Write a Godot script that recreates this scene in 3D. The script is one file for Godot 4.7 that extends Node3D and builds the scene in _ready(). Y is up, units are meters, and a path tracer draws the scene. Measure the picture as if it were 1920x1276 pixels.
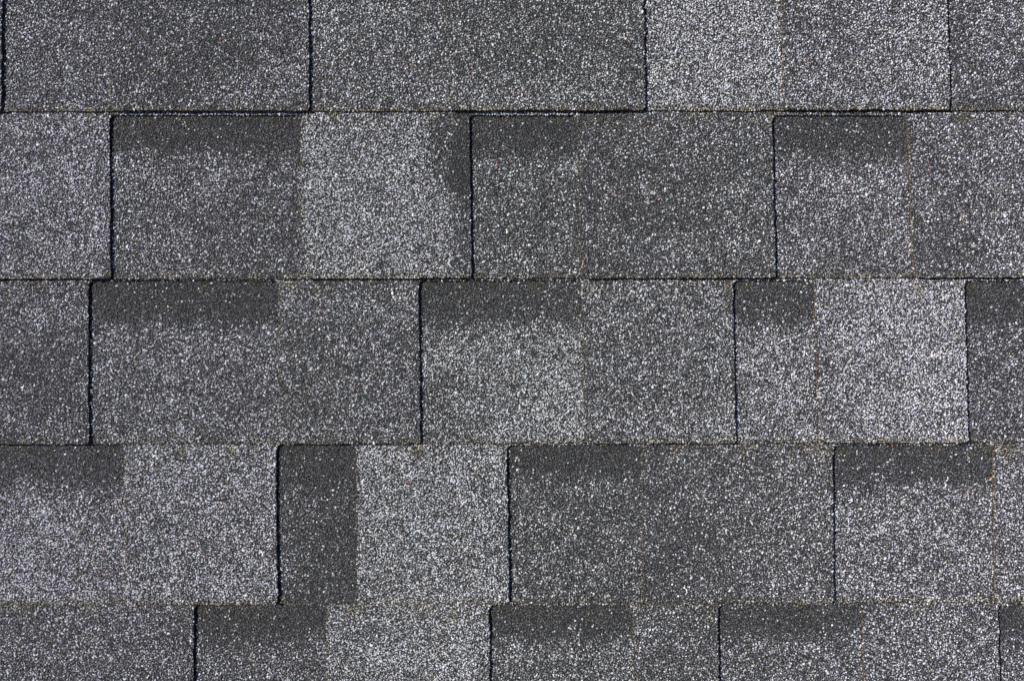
extends Node3D
# A close view, square on, of a pitched roof laid with laminated asphalt shingles.
# Lengths of the layout are in units of U (0.461 mm), from the middle of the view: x to the right, y up the slope.
# Every course is a row of two-ply tabs (raised) with single-ply gaps (recessed) between them, each a shingle of its own,
# carpeted with real mineral granules.

const U := 0.000461
const PLY := 5.3              # thickness of one ply
const STEP := 11.0            # how far each course stands above the one below
const PITCH := 35.0           # slope of the roof in degrees
const CELL := 2.8             # spacing of the granules
const LEFT := -250.0
const RIGHT := 2170.0

var rng := RandomNumberGenerator.new()
var wob := FastNoiseLite.new()
var clump := FastNoiseLite.new()
var patch := FastNoiseLite.new()
var dirt := FastNoiseLite.new()
var asphalt: StandardMaterial3D
var stone: StandardMaterial3D
var chip: ArrayMesh
var roof: Node3D

func _ready():
	rng.seed = 4711
	var slope := Basis(Vector3.RIGHT, deg_to_rad(PITCH - 90.0))   # roof frame: x along the eave, y up the slope, z out of the roof
	var place := Transform3D(slope, Vector3(0, 4.0, 0))
	# camera
	var cam := Camera3D.new()
	cam.name = "camera"
	cam.fov = 38.2
	cam.near = 0.02
	cam.far = 50.0
	cam.transform = place * Transform3D(Basis(Vector3.BACK, deg_to_rad(0.0)), Vector3(0, 0, (1842.0 + PLY) * U))
	add_child(cam)
	cam.current = true
	# sky and exposure
	var env := Environment.new()
	env.background_mode = Environment.BG_SKY
	var sky := Sky.new()
	var sm := ProceduralSkyMaterial.new()
	sm.sky_top_color = Color(0.22, 0.31, 0.48)
	sm.sky_horizon_color = Color(0.56, 0.64, 0.74)
	sm.sky_curve = 0.15
	sm.ground_bottom_color = Color(0.16, 0.15, 0.13)
	sm.ground_horizon_color = Color(0.40, 0.42, 0.44)
	sm.sun_angle_max = 8.0
	sky.sky_material = sm
	env.sky = sky
	env.background_energy_multiplier = 0.8
	env.tonemap_mode = Environment.TONE_MAPPER_LINEAR
	env.tonemap_exposure = 1.28
	env.sdfgi_enabled = true
	env.ssao_enabled = true
	env.ssil_enabled = true
	var we := WorldEnvironment.new()
	we.name = "environment"
	we.environment = env
	add_child(we)
	# the sun: high, to the left and a little up the slope
	var sun := DirectionalLight3D.new()
	sun.name = "sun"
	sun.light_energy = 1.6
	sun.light_color = Color(1.0, 0.98, 0.95)
	sun.light_angular_distance = 0.5
	sun.shadow_enabled = true
	add_child(sun)
	var to_sun := (slope * Vector3(-1.05, 0.30, 1.0)).normalized()
	sun.look_at_from_position(to_sun * 10.0, Vector3.ZERO, Vector3.UP)

	_noises()
	_materials()
	chip = _chip_mesh()
	roof = Node3D.new()
	roof.name = "shingle_roof"
	roof.transform = place
	roof.set_meta("label", "grey asphalt shingle roof with staggered raised and recessed tabs, speckled with mineral granules")
	roof.set_meta("category", "roof")
	roof.set_meta("kind", "thing")
	add_child(roof)
	_deck()
	for course in _layout():
		_course(course)

func _noises():
	for a in [[wob, 11, 0.045], [clump, 12, 0.055], [patch, 13, 0.011], [dirt, 14, 0.02]]:
		a[0].seed = a[1]
		a[0].frequency = a[2]
		a[0].noise_type = FastNoiseLite.TYPE_SIMPLEX_SMOOTH
		a[0].fractal_octaves = 2

func _materials():
	asphalt = StandardMaterial3D.new()
	asphalt.vertex_color_use_as_albedo = true
	asphalt.roughness = 0.9
	var n := FastNoiseLite.new()
	n.seed = 5
	n.frequency = 0.12
	var t := NoiseTexture2D.new()
	t.width = 256
	t.height = 256
	t.seamless = true
	t.as_normal_map = true
	t.bump_strength = 6.0
	t.noise = n
	asphalt.normal_enabled = true
	asphalt.normal_texture = t
	asphalt.uv1_triplanar = true
	asphalt.uv1_scale = Vector3(12, 12, 12)
	stone = StandardMaterial3D.new()
	stone.vertex_color_use_as_albedo = true
	stone.roughness = 0.5
	stone.metallic_specular = 0.55

func _chip_mesh() -> ArrayMesh:
	# a crushed stone chip: a cut and dented icosahedron, flat facets
	var g := (1.0 + sqrt(5.0)) / 2.0
	var p := [Vector3(-1, g, 0), Vector3(1, g, 0), Vector3(-1, -g, 0), Vector3(1, -g, 0), Vector3(0, -1, g), Vector3(0, 1, g),
		Vector3(0, -1, -g), Vector3(0, 1, -g), Vector3(g, 0, -1), Vector3(g, 0, 1), Vector3(-g, 0, -1), Vector3(-g, 0, 1)]
	for i in 12:
		p[i] = p[i].normalized() * rng.randf_range(0.78, 1.12)
	var f := [0, 11, 5, 0, 5, 1, 0, 1, 7, 0, 7, 10, 0, 10, 11, 1, 5, 9, 5, 11, 4, 11, 10, 2, 10, 7, 6, 7, 1, 8,
		3, 9, 4, 3, 4, 2, 3, 2, 6, 3, 6, 8, 3, 8, 9, 4, 9, 5, 2, 4, 11, 6, 2, 10, 8, 6, 7, 9, 8, 1]
	var st := SurfaceTool.new()
	st.begin(Mesh.PRIMITIVE_TRIANGLES)
	st.set_smooth_group(-1)
	for i in range(0, f.size(), 3):
		st.add_vertex(p[f[i]])
		st.add_vertex(p[f[i + 2]])
		st.add_vertex(p[f[i + 1]])
	st.generate_normals()
	st.set_material(stone)
	return st.commit()

func _deck():
	var b := BoxMesh.new()
	b.size = Vector3((RIGHT - LEFT + 60) * U, 1760 * U, 0.018)
	var m := StandardMaterial3D.new()
	m.albedo_color = Color(0.42, 0.31, 0.20)
	m.roughness = 0.9
	b.material = m
	var o := MeshInstance3D.new()
	o.name = "roof_deck"
	o.mesh = b
	o.position = Vector3((0.5 * (LEFT + RIGHT) - 960) * U, (638 - 610) * U, -0.009 - 16 * U)
	roof.add_child(o, true)

# One entry a shingle: [kind, left at the top, left at the butt, shade at left, shade at right, depth of the dark band, label, patches]
# kind "tab" is two plies, "gap" one; shade is the share of pale granules, 0 to 1; patches are [x, y, rx, ry, change]
func _layout() -> Array:
	return [
		{"butt": -104.0, "exposure": 150.0, "lip": 5.0, "row": [
			["tab", -250, -250, .4, .4, 0, ""], ["gap", 60, 62, .4, .4, 90, ""], ["tab", 330, 332, .7, .6, 0, ""], ["gap", 640, 642, .3, .3, 80, ""],
			["tab", 905, 907, .3, .4, 0, ""], ["gap", 1290, 1292, .5, .5, 90, ""], ["tab", 1530, 1532, .4, .4, 0, ""], ["gap", 1850, 1852, .6, .6, 80, ""]]},
		{"butt": 208.0, "exposure": 312.0, "lip": 6.0, "row": [
			["tab", -250, -250, .45, .45, 0, ""],
			["gap", 1, 5, .44, .40, 85, "recessed grey shingle in the top left corner, cut by the frame"],
			["tab", 206, 209, .36, .34, 0, "dark raised shingle in the top course, left of the half pale recessed one", [[360, 60, 140, 120, -.10], [500, 170, 110, 60, .08]]],
			["gap", 577, 581, .46, .42, 85, "mid grey recessed shingle in the top course between two dark raised shingles", [[700, 40, 90, 80, .06]]],
			["tab", 836, 841, .40, .36, 0, "dark raised shingle in the top course, directly left of its palest shingle", [[1000, 40, 130, 60, -.07], [1000, 180, 150, 40, .1]]],
			["gap", 1207, 1209, .86, .92, 85, "palest recessed shingle of the top course, right of centre", [[1230, 30, 60, 60, -.15]]],
			["tab", 1463, 1469, .50, .62, 0, "raised light grey shingle in the top course, right of the palest shingle", [[1520, 40, 80, 70, -.12]]],
			["gap", 1776, 1780, .26, .36, 70, "dark recessed shingle in the top right corner", [[1880, 40, 70, 90, .1]]],
			["tab", 2010, 2014, .5, .5, 0, ""]]},
		{"butt": 522.0, "exposure": 314.0, "lip": 7.0, "row": [
			["gap", -250, -250, .4, .4, 80, ""],
			["tab", -105, -102, .58, .64, 0, "light grey raised shingle at the left edge of the second course", [[60, 330, 80, 90, .05]]],
			["gap", 202, 209, .46, .34, 76, "wide recessed shingle in the second course with a dark upper band, light speckled middle", [[330, 320, 140, 40, .12], [480, 460, 120, 70, -.08]]],
			["tab", 563, 570, .84, .78, 0, "pale raised shingle in the second course with a dark patch down its right side", [[868, 280, 62, 74, -.62], [888, 410, 40, 150, -.5], [700, 240, 120, 40, -.1]]],
			["gap", 879, 885, .33, .27, 74, "narrow recessed shingle in the second course, dark at the top, coarse white specks", [[985, 315, 90, 25, .12]]],
			["tab", 1083, 1089, .27, .33, 0, "large dark raised shingle right of centre in the second course", [[1230, 370, 110, 90, -.06], [1330, 470, 120, 40, .05]]],
			["gap", 1449, 1453, .42, .46, 78, "recessed shingle in the second course between two dark raised shingles, brown dusted top", [[1600, 480, 100, 50, -.05]]],
			["tab", 1703, 1711, .34, .46, 0, "raised shingle at the right edge of the second course", [[1760, 470, 60, 60, -.1]]],
			["gap", 2030, 2036, .4, .4, 80, ""]]},
		{"butt": 831.0, "exposure": 309.0, "lip": 4.0, "row": [
			["gap", -250, -250, .4, .4, 80, ""],
			["tab", -150, -147, .30, .33, 0, "dark raised shingle at the left edge of the third course", [[60, 560, 90, 40, .1], [80, 720, 60, 60, -.06]]],
			["gap", 163, 168, .46, .42, 80, "wide recessed shingle on the left of the third course with a black band along its top", [[330, 650, 150, 40, .06]]],
			["tab", 521, 525, .42, .40, 0, "mid grey raised shingle in the third course between two recessed ones with black bands", [[600, 690, 60, 80, -.08]]],
			["gap", 784, 789, .50, .92, 84, "recessed shingle at the centre of the third course, black band above, growing paler rightwards", [[830, 780, 60, 60, -.1], [1050, 620, 70, 30, -.15]]],
			["tab", 1089, 1096, .44, .46, 0, "mid grey raised shingle in the third course, right of the centre", [[1200, 690, 90, 70, -.08], [1250, 800, 120, 30, .08]]],
			["gap", 1375, 1379, .60, .68, 80, "narrowest recessed shingle of the third course, black on top and pale below", []],
			["tab", 1528, 1534, .66, .98, 0, "palest raised shingle of the third course, towards the right", [[1600, 700, 70, 60, -.15], [1700, 660, 110, 90, .1]]],
			["gap", 1811, 1814, .26, .32, 76, "dark recessed shingle at the right edge of the third course", []],
			["tab", 2075, 2078, .5, .5, 0, ""]]},
		{"butt": 1131.0, "exposure": 300.0, "lip": 4.0, "row": [
			["tab", -250, -250, .4, .4, 0, ""],
			["gap", -120, -118, .80, .64, 78, "recessed shingle at the left edge of the fourth course, dark band above pale granules", [[200, 915, 40, 30, -.3]]],
			["tab", 231, 237, .70, .76, 0, "pale raised shingle in the fourth course, right of the left edge shingle", [[340, 1020, 80, 50, -.1]]],
			["gap", 516, 521, .17, .10, 20, "narrow recessed shingle in the fourth course, dark all over", [[550, 1000, 40, 90, .08], [570, 870, 80, 60, -.08]]],
			["tab", 667, 671, .80, .76, 0, "pale raised shingle in the fourth course with a dark shingle either side", [[760, 1090, 90, 40, .06]]],
			["gap", 950, 955, .30, .26, 64, "dark recessed shingle right of centre in the fourth course, faintly speckled", [[1080, 910, 120, 20, .1]]],
			["tab", 1203, 1206, .24, .40, 0, "wide dark raised shingle in the fourth course, whiter to its right", [[1280, 1030, 80, 70, -.06]]],
			["gap", 1564, 1562, .52, .50, 76, "wide recessed shingle on the right of the fourth course with a black band above", [[1640, 980, 60, 30, .08]]],
			["tab", 1865, 1864, .50, .56, 0, "raised shingle cut by the right edge in the fourth course", []]]},
		{"butt": 1436.0, "exposure": 305.0, "lip": 4.0, "row": [
			["gap", -250, -250, .4, .4, 80, ""],
			["tab", -40, -40, .35, .39, 0, "mid grey raised shingle in the bottom left corner", [[100, 1200, 90, 50, .06]]],
			["gap", 361, 364, .32, .38, 64, "recessed shingle in the bottom course with a dark upper band, left of its pale shingle", []],
			["tab", 610, 613, .76, .84, 0, "pale raised shingle in the bottom course, left of centre", [[700, 1160, 90, 30, -.1]]],
			["gap", 917, 920, .44, .46, 66, "recessed shingle at the centre of the bottom course under a soft dark band", [[1120, 1170, 60, 30, -.1]]],
			["tab", 1188, 1192, .32, .28, 0, "narrow dark raised shingle in the bottom course", [[1210, 1210, 25, 40, .2]]],
			["gap", 1347, 1350, .40, .42, 60, "recessed shingle in the bottom course, right of the narrow dark raised one", [[1560, 1170, 40, 30, .12]]],
			["tab", 1618, 1622, .42, .46, 0, "mid grey raised shingle towards the bottom right", []],
			["gap", 1874, 1877, .36, .42, 70, "recessed sliver of shingle in the bottom right corner", []],
			["tab", 2120, 2122, .5, .5, 0, ""]]},
	]

var e: float               # exposure of the course in hand
var butt: float
var lip: float
var is_tab: bool
var x_top: float           # left edge at the top and at the butt, then the right edge, then the far end of the lip
var x_low: float
var r_top: float
var r_low: float
var far_end: float
var key: float
const ROUND := 11.0
const CORNER := 7.0

func _course(c: Dictionary):
	e = c.exposure
	butt = c.butt
	lip = c.lip
	var row: Array = c.row
	for i in row.size():
		var s: Array = row[i]
		var right_top: float = row[i + 1][1] if i + 1 < row.size() else RIGHT
		var right_low: float = row[i + 1][2] if i + 1 < row.size() else RIGHT
		is_tab = s[0] == "tab"
		x_top = s[1]
		x_low = s[2]
		r_top = right_top
		r_low = right_low
		far_end = r_top
		if is_tab and i + 1 < row.size():
			far_end = row[i + 2][1] if i + 2 < row.size() else RIGHT
		key = butt * 1.7 + i * 91.0
		_shingle(s)

# edges of the shingle in hand, at height y above its butt
func _left(y: float) -> float:
	return lerpf(x_low, x_top, clampf(y / e, 0.0, 1.1)) + 1.9 * wob.get_noise_2d(x_low * 7.0, y * 0.6) + (0.0 if is_tab else 0.3)

func _right(y: float) -> float:
	return lerpf(r_low, r_top, clampf(y / e, 0.0, 1.1)) + 1.9 * wob.get_noise_2d(r_low * 7.0, y * 0.6) - (0.0 if is_tab else 0.3)

func _butt_wave(x: float) -> float:
	return 1.1 * wob.get_noise_2d(x * 0.35, butt * 9.0) - (x - 960.0) * -0.0013

func _lip_low(x: float) -> float:
	# lower edge of the strip of upper ply that runs on above the gap to the right of a tab, with rounded ends
	var d := minf(x - r_top, far_end - x)
	var low := e - lip + 0.8 * wob.get_noise_2d(x * 0.5, butt * 3.0)
	if d < ROUND:
		low -= ROUND - sqrt(maxf(0.0, ROUND * ROUND - (ROUND - d) * (ROUND - d)))
	return low

func _inside(x: float, y: float) -> bool:
	var l := _left(y)
	var r := _right(y)
	var b := _butt_wave(x)
	if x >= l and x <= r and y >= b:
		if is_tab and y < b + CORNER:
			var dx := minf(x - l, r - x)
			if dx < CORNER:
				var ax := CORNER - dx
				var ay := CORNER - (y - b)
				return ax * ax + ay * ay <= CORNER * CORNER
		return true
	return is_tab and x > r and x < far_end and y > _lip_low(x)

func _outline() -> PackedVector2Array:
	var p := PackedVector2Array()
	var over := e + 26.0
	var r0 := _right(0.0)
	var l0 := _left(0.0)
	var cut := CORNER if is_tab else 0.0
	# butt, left to right
	if is_tab:
		for k in 4:
			var a := PI + k * PI / 8.0
			p.append(Vector2(l0 + cut + cut * cos(a), _butt_wave(l0) + cut + cut * sin(a)))
	var n := int(maxf(4.0, (r0 - l0) / 14.0))
	for k in n + 1:
		var x := lerpf(l0 + cut, r0 - cut, float(k) / n)
		p.append(Vector2(x, _butt_wave(x)))
	if is_tab:
		for k in range(1, 5):
			var a := 1.5 * PI + k * PI / 8.0
			p.append(Vector2(r0 - cut + cut * cos(a), _butt_wave(r0) + cut + cut * sin(a)))
	# right side upwards
	var top_of_side := (e - lip - ROUND) if is_tab and far_end > r_top else over
	var m := int(top_of_side / 14.0)
	for k in range(1, m + 1):
		var y := lerpf(cut, top_of_side, float(k) / m)
		p.append(Vector2(_right(y), y))
	if is_tab and far_end > r_top:
		var w := far_end - r_top
		for k in range(1, 7):
			var x := r_top + ROUND * k / 6.0
			p.append(Vector2(x, _lip_low(x)))
		var q := int(maxf(2.0, (w - 2 * ROUND) / 20.0))
		for k in range(1, q):
			var x := lerpf(r_top + ROUND, far_end - ROUND, float(k) / q)
			p.append(Vector2(x, _lip_low(x)))
		for k in 6:
			var x := far_end - ROUND * (1.0 - k / 6.0)
			p.append(Vector2(x, _lip_low(x)))
		p.append(Vector2(far_end - 0.3, e - lip - ROUND * 0.9))
		p.append(Vector2(far_end - 0.3, over))
	p.append(Vector2(_left(over), over))
	for k in range(m, 0, -1):
		var y := lerpf(cut + 3.0, over - 4.0, float(k) / m)
		p.append(Vector2(_left(y), y))
	return p

func _extrude(st: SurfaceTool, p: PackedVector2Array, z0: float, z1: float, o: Vector2):
	var top := Color(0.014, 0.014, 0.015)
	var idx := Geometry2D.triangulate_polygon(p)
	for side in 2:
		var z := z1 if side == 0 else z0
		st.set_color(top)
		for i in range(0, idx.size(), 3):
			var a := p[idx[i]]
			var b := p[idx[i + 1]]
			var c := p[idx[i + 2]]
			var ccw := (b - a).cross(c - a) > 0.0
			if ccw == (side == 0):
				var t := b
				b = c
				c = t
			for v in [a, b, c]:
				st.add_vertex(Vector3(v.x - o.x, v.y - o.y, z) * U)
	for i in p.size():
		var a := p[i] - o
		var b := p[(i + 1) % p.size()] - o
		var d := (b - a).normalized()
		# the cut edge of the felt: brown where it faces left, where dust gathers, else black bitumen
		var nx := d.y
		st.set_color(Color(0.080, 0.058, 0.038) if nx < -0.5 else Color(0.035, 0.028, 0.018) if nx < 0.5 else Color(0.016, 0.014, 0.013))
		var q := [Vector3(a.x, a.y, z0), Vector3(b.x, b.y, z0), Vector3(b.x, b.y, z1), Vector3(a.x, a.y, z1)]
		for k in [0, 2, 1, 0, 3, 2]:
			st.add_vertex(q[k] * U)

func _shingle(s: Array):
	var o := Vector2(x_low, 0.0)
	var st := SurfaceTool.new()
	st.begin(Mesh.PRIMITIVE_TRIANGLES)
	st.set_smooth_group(-1)
	var out := _outline()
	if is_tab:
		_extrude(st, out, PLY, 2 * PLY, o)
		var base := PackedVector2Array()      # the lower ply, set back a hair
		for v in [Vector2(x_low + 0.8, 0.9), Vector2(r_low - 0.8, 0.9), Vector2(r_top - 0.8, e + 24), Vector2(x_top + 0.8, e + 24)]:
			base.append(v + Vector2(0, _butt_wave(v.x)))
		_extrude(st, base, 0.0, PLY - 0.25, o)
	else:
		_extrude(st, out, 0.0, PLY, o)
	st.generate_normals()
	st.set_material(asphalt)
	var body := MeshInstance3D.new()
	body.name = "shingle"
	body.mesh = st.commit()
	if s[6] != "":
		body.set_meta("label", s[6])
	# it leans on the course below: the butt stands a step higher than the head
	var lift := rng.randf_range(0.0, 1.1)
	var lean := atan((STEP + (lift if is_tab else 0.0)) / e)
	body.transform = Transform3D(Basis(Vector3.RIGHT, -lean), Vector3((x_low - 960.0) * U, (638.0 - butt) * U, (lift if is_tab else 0.0) * U))
	roof.add_child(body, true)
	_granules(body, s, o)

func _shade(s: Array, x: float, y: float) -> float:
	# share of pale granules at a place on the shingle
	var gx := x + 16.0 * clump.get_noise_2d(x * 0.5, y * 0.5 + key)
	var gy := butt - y + 16.0 * clump.get_noise_2d(x * 0.5 + 700.0, y * 0.5 + key)
	var u := clampf((x - x_low) / maxf(1.0, r_low - x_low), 0.0, 1.0)
	var d := lerpf(s[3], s[4], u)
	if s.size() > 7:
		for k in s[7]:
			var dx: float = (gx - k[0]) / k[2]
			var dy: float = (gy - k[1]) / k[3]
			var q := dx * dx + dy * dy
			if q < 2.2:
				d += k[4] * (1.0 - smoothstep(0.35, 2.2, q))
	d *= 1.0 + 0.42 * patch.get_noise_2d(gx + key, gy)
	d *= 1.0 + 0.75 * clump.get_noise_2d(gx, gy + key)
	if s[5] > 0:
		var depth: float = e - s[5] + 15.0 * patch.get_noise_2d(gx * 1.6, key) + 12.0 * clump.get_noise_2d(gx * 0.8, key)
		d *= 1.0 - 0.86 * smoothstep(depth - 36.0, depth + 22.0, y)
	return clampf(d, 0.01, 1.0)

func _granules(body: MeshInstance3D, s: Array, o: Vector2):
	var buf := PackedFloat32Array()
	var count := 0
	var z0 := (2.0 if is_tab else 1.0) * PLY
	var x0 := minf(x_low, x_top) - 3.0
	var x1 := maxf(maxf(r_low, r_top), far_end if is_tab else 0.0) + 3.0
	var rows := int((e + 10.0) / CELL)
	var cols := int((x1 - x0) / CELL)
	var cold := clampf(absf((x_low + r_low) * 0.5 - 960.0) / 960.0, 0.0, 1.0)
	for j in rows:
		var yy := -2.0 + j * CELL * 1.0
		for i in cols:
			var x := x0 + (i + 0.5 * (j & 1) + rng.randf_range(-0.46, 0.46)) * CELL
			var y := yy + rng.randf_range(-0.46, 0.46) * CELL
			if is_tab and x > r_low + 8.0 and y < e - lip - ROUND - 4.0:
				continue
			if not _inside(x, y):
				continue
			var p := _shade(s, x, y)
			var c: Color
			var size := rng.randf_range(0.80, 1.12)
			# crushed stone of every grey: the paler the blend, the paler and the more mixed its chips, with white ones strewn in
			var k := rng.randf()
			var pale := 0.004 + 0.23 * p
			var v := lerpf(0.060, 0.345, pow(p, 1.1)) * exp(lerpf(0.52, 0.74, minf(1.0, p * 3.5)) * rng.randfn())
			if k < pale:
				v = 0.32 + 0.42 * rng.randf()
				size *= rng.randf_range(1.0, 1.45)
				if rng.randf() < 0.08:
					size *= 1.35
			v = clampf(v, 0.022, 0.82)
			var blue := 0.06 * (1.0 - smoothstep(0.05, 0.16, v))
			c = Color(v * (0.935 + 0.055 * cold - blue), v * (0.98 - 0.005 * cold), v * (1.03 + 0.12 * cold + blue))
			var w := rng.randf()
			if w < 0.13:
				c = Color(v, v * 0.94, v * 0.85)
			elif w < 0.22:
				c = Color(v * 0.86, v * 0.95, v * 1.05)
			var odd := rng.randf()
			if odd < 0.00016:
				c = Color(0.60, 0.20, 0.13)
				size *= 1.3
			elif odd < 0.0006:
				c = Color(0.60, 0.36, 0.22)
			elif odd < 0.005:
				c = Color(0.28, 0.20, 0.13)
			# silt and algae caught along the butt, the left edges of the tabs and just below the course above
			var b := y - _butt_wave(x)
			var st := dirt.get_noise_2d(x * 1.3, key) * 0.5 + 0.5
			var stain := 0.0
			if b < 14.0:
				stain = (1.0 - b / 14.0) * (0.30 + 0.60 * st)
				if b < 4.5:
					stain = maxf(stain, 0.45 + 0.45 * st)
			if is_tab and x - _left(y) < 5.0 and x < r_low:
				stain = maxf(stain, 0.65 * (dirt.get_noise_2d(y * 1.5, key) * 0.5 + 0.5))
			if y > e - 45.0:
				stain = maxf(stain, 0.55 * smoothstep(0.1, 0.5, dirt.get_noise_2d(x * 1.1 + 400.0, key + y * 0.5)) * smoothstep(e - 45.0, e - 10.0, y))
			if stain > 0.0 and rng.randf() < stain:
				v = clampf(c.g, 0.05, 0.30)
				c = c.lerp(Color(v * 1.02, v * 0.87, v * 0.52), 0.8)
			_put(buf, Vector3(x - o.x, y - o.y, z0 + rng.randf_range(-0.95, 0.95) + (0.35 if k < pale else 0.0)), size * CELL * 0.60, c, 1.0)
			count += 1
	# the cut edges: chips bedded in the butt and down the sides
	var along := int((r_low - x_low) / 2.6)
	for i in along:
		var x := x_low + 3.0 + (r_low - x_low - 6.0) * rng.randf()
		var z := rng.randf_range(0.4, z0 - 0.6)
		var v := rng.randf_range(0.03, 0.16) * (1.0 if rng.randf() < 0.75 else 2.2)
		_put(buf, Vector3(x - o.x, _butt_wave(x) + rng.randf_range(0.0, 0.7), z), rng.randf_range(0.8, 1.5), Color(v * 1.08, v * 0.88, v * 0.55), 1.0)
		count += 1
	if is_tab:
		for i in int(e / 2.4):
			var y := rng.randf_range(6.0, e - 4.0)
			var z := rng.randf_range(PLY, z0)
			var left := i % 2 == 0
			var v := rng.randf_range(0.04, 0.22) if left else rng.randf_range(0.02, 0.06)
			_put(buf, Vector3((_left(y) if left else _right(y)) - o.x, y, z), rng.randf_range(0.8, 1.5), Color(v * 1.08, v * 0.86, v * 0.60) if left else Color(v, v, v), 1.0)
			count += 1
	var mm := MultiMesh.new()
	mm.transform_format = MultiMesh.TRANSFORM_3D
	mm.use_colors = true
	mm.mesh = chip
	mm.instance_count = count
	mm.buffer = buf
	var g := MultiMeshInstance3D.new()
	g.name = "granules"
	g.multimesh = mm
	g.set_meta("kind", "stuff")
	body.add_child(g, true)

func _put(buf: PackedFloat32Array, at: Vector3, r: float, c: Color, _k: float):
	var sx := rng.randf_range(0.72, 1.25)
	var sy := rng.randf_range(0.62, 1.05)
	var sz := rng.randf_range(0.5, 0.95)
	var q := Basis.from_euler(Vector3(rng.randf_range(-0.65, 0.65), rng.randf_range(-0.65, 0.65), 0.85 + 0.75 * rng.randfn()))
	var m := r * U
	var a := q.x * (sx * m)
	var b := q.y * (sy * m)
	var d := q.z * (sz * m)
	buf.append_array(PackedFloat32Array([a.x, b.x, d.x, at.x * U, a.y, b.y, d.y, at.y * U, a.z, b.z, d.z, at.z * U, c.r, c.g, c.b, 1.0]))
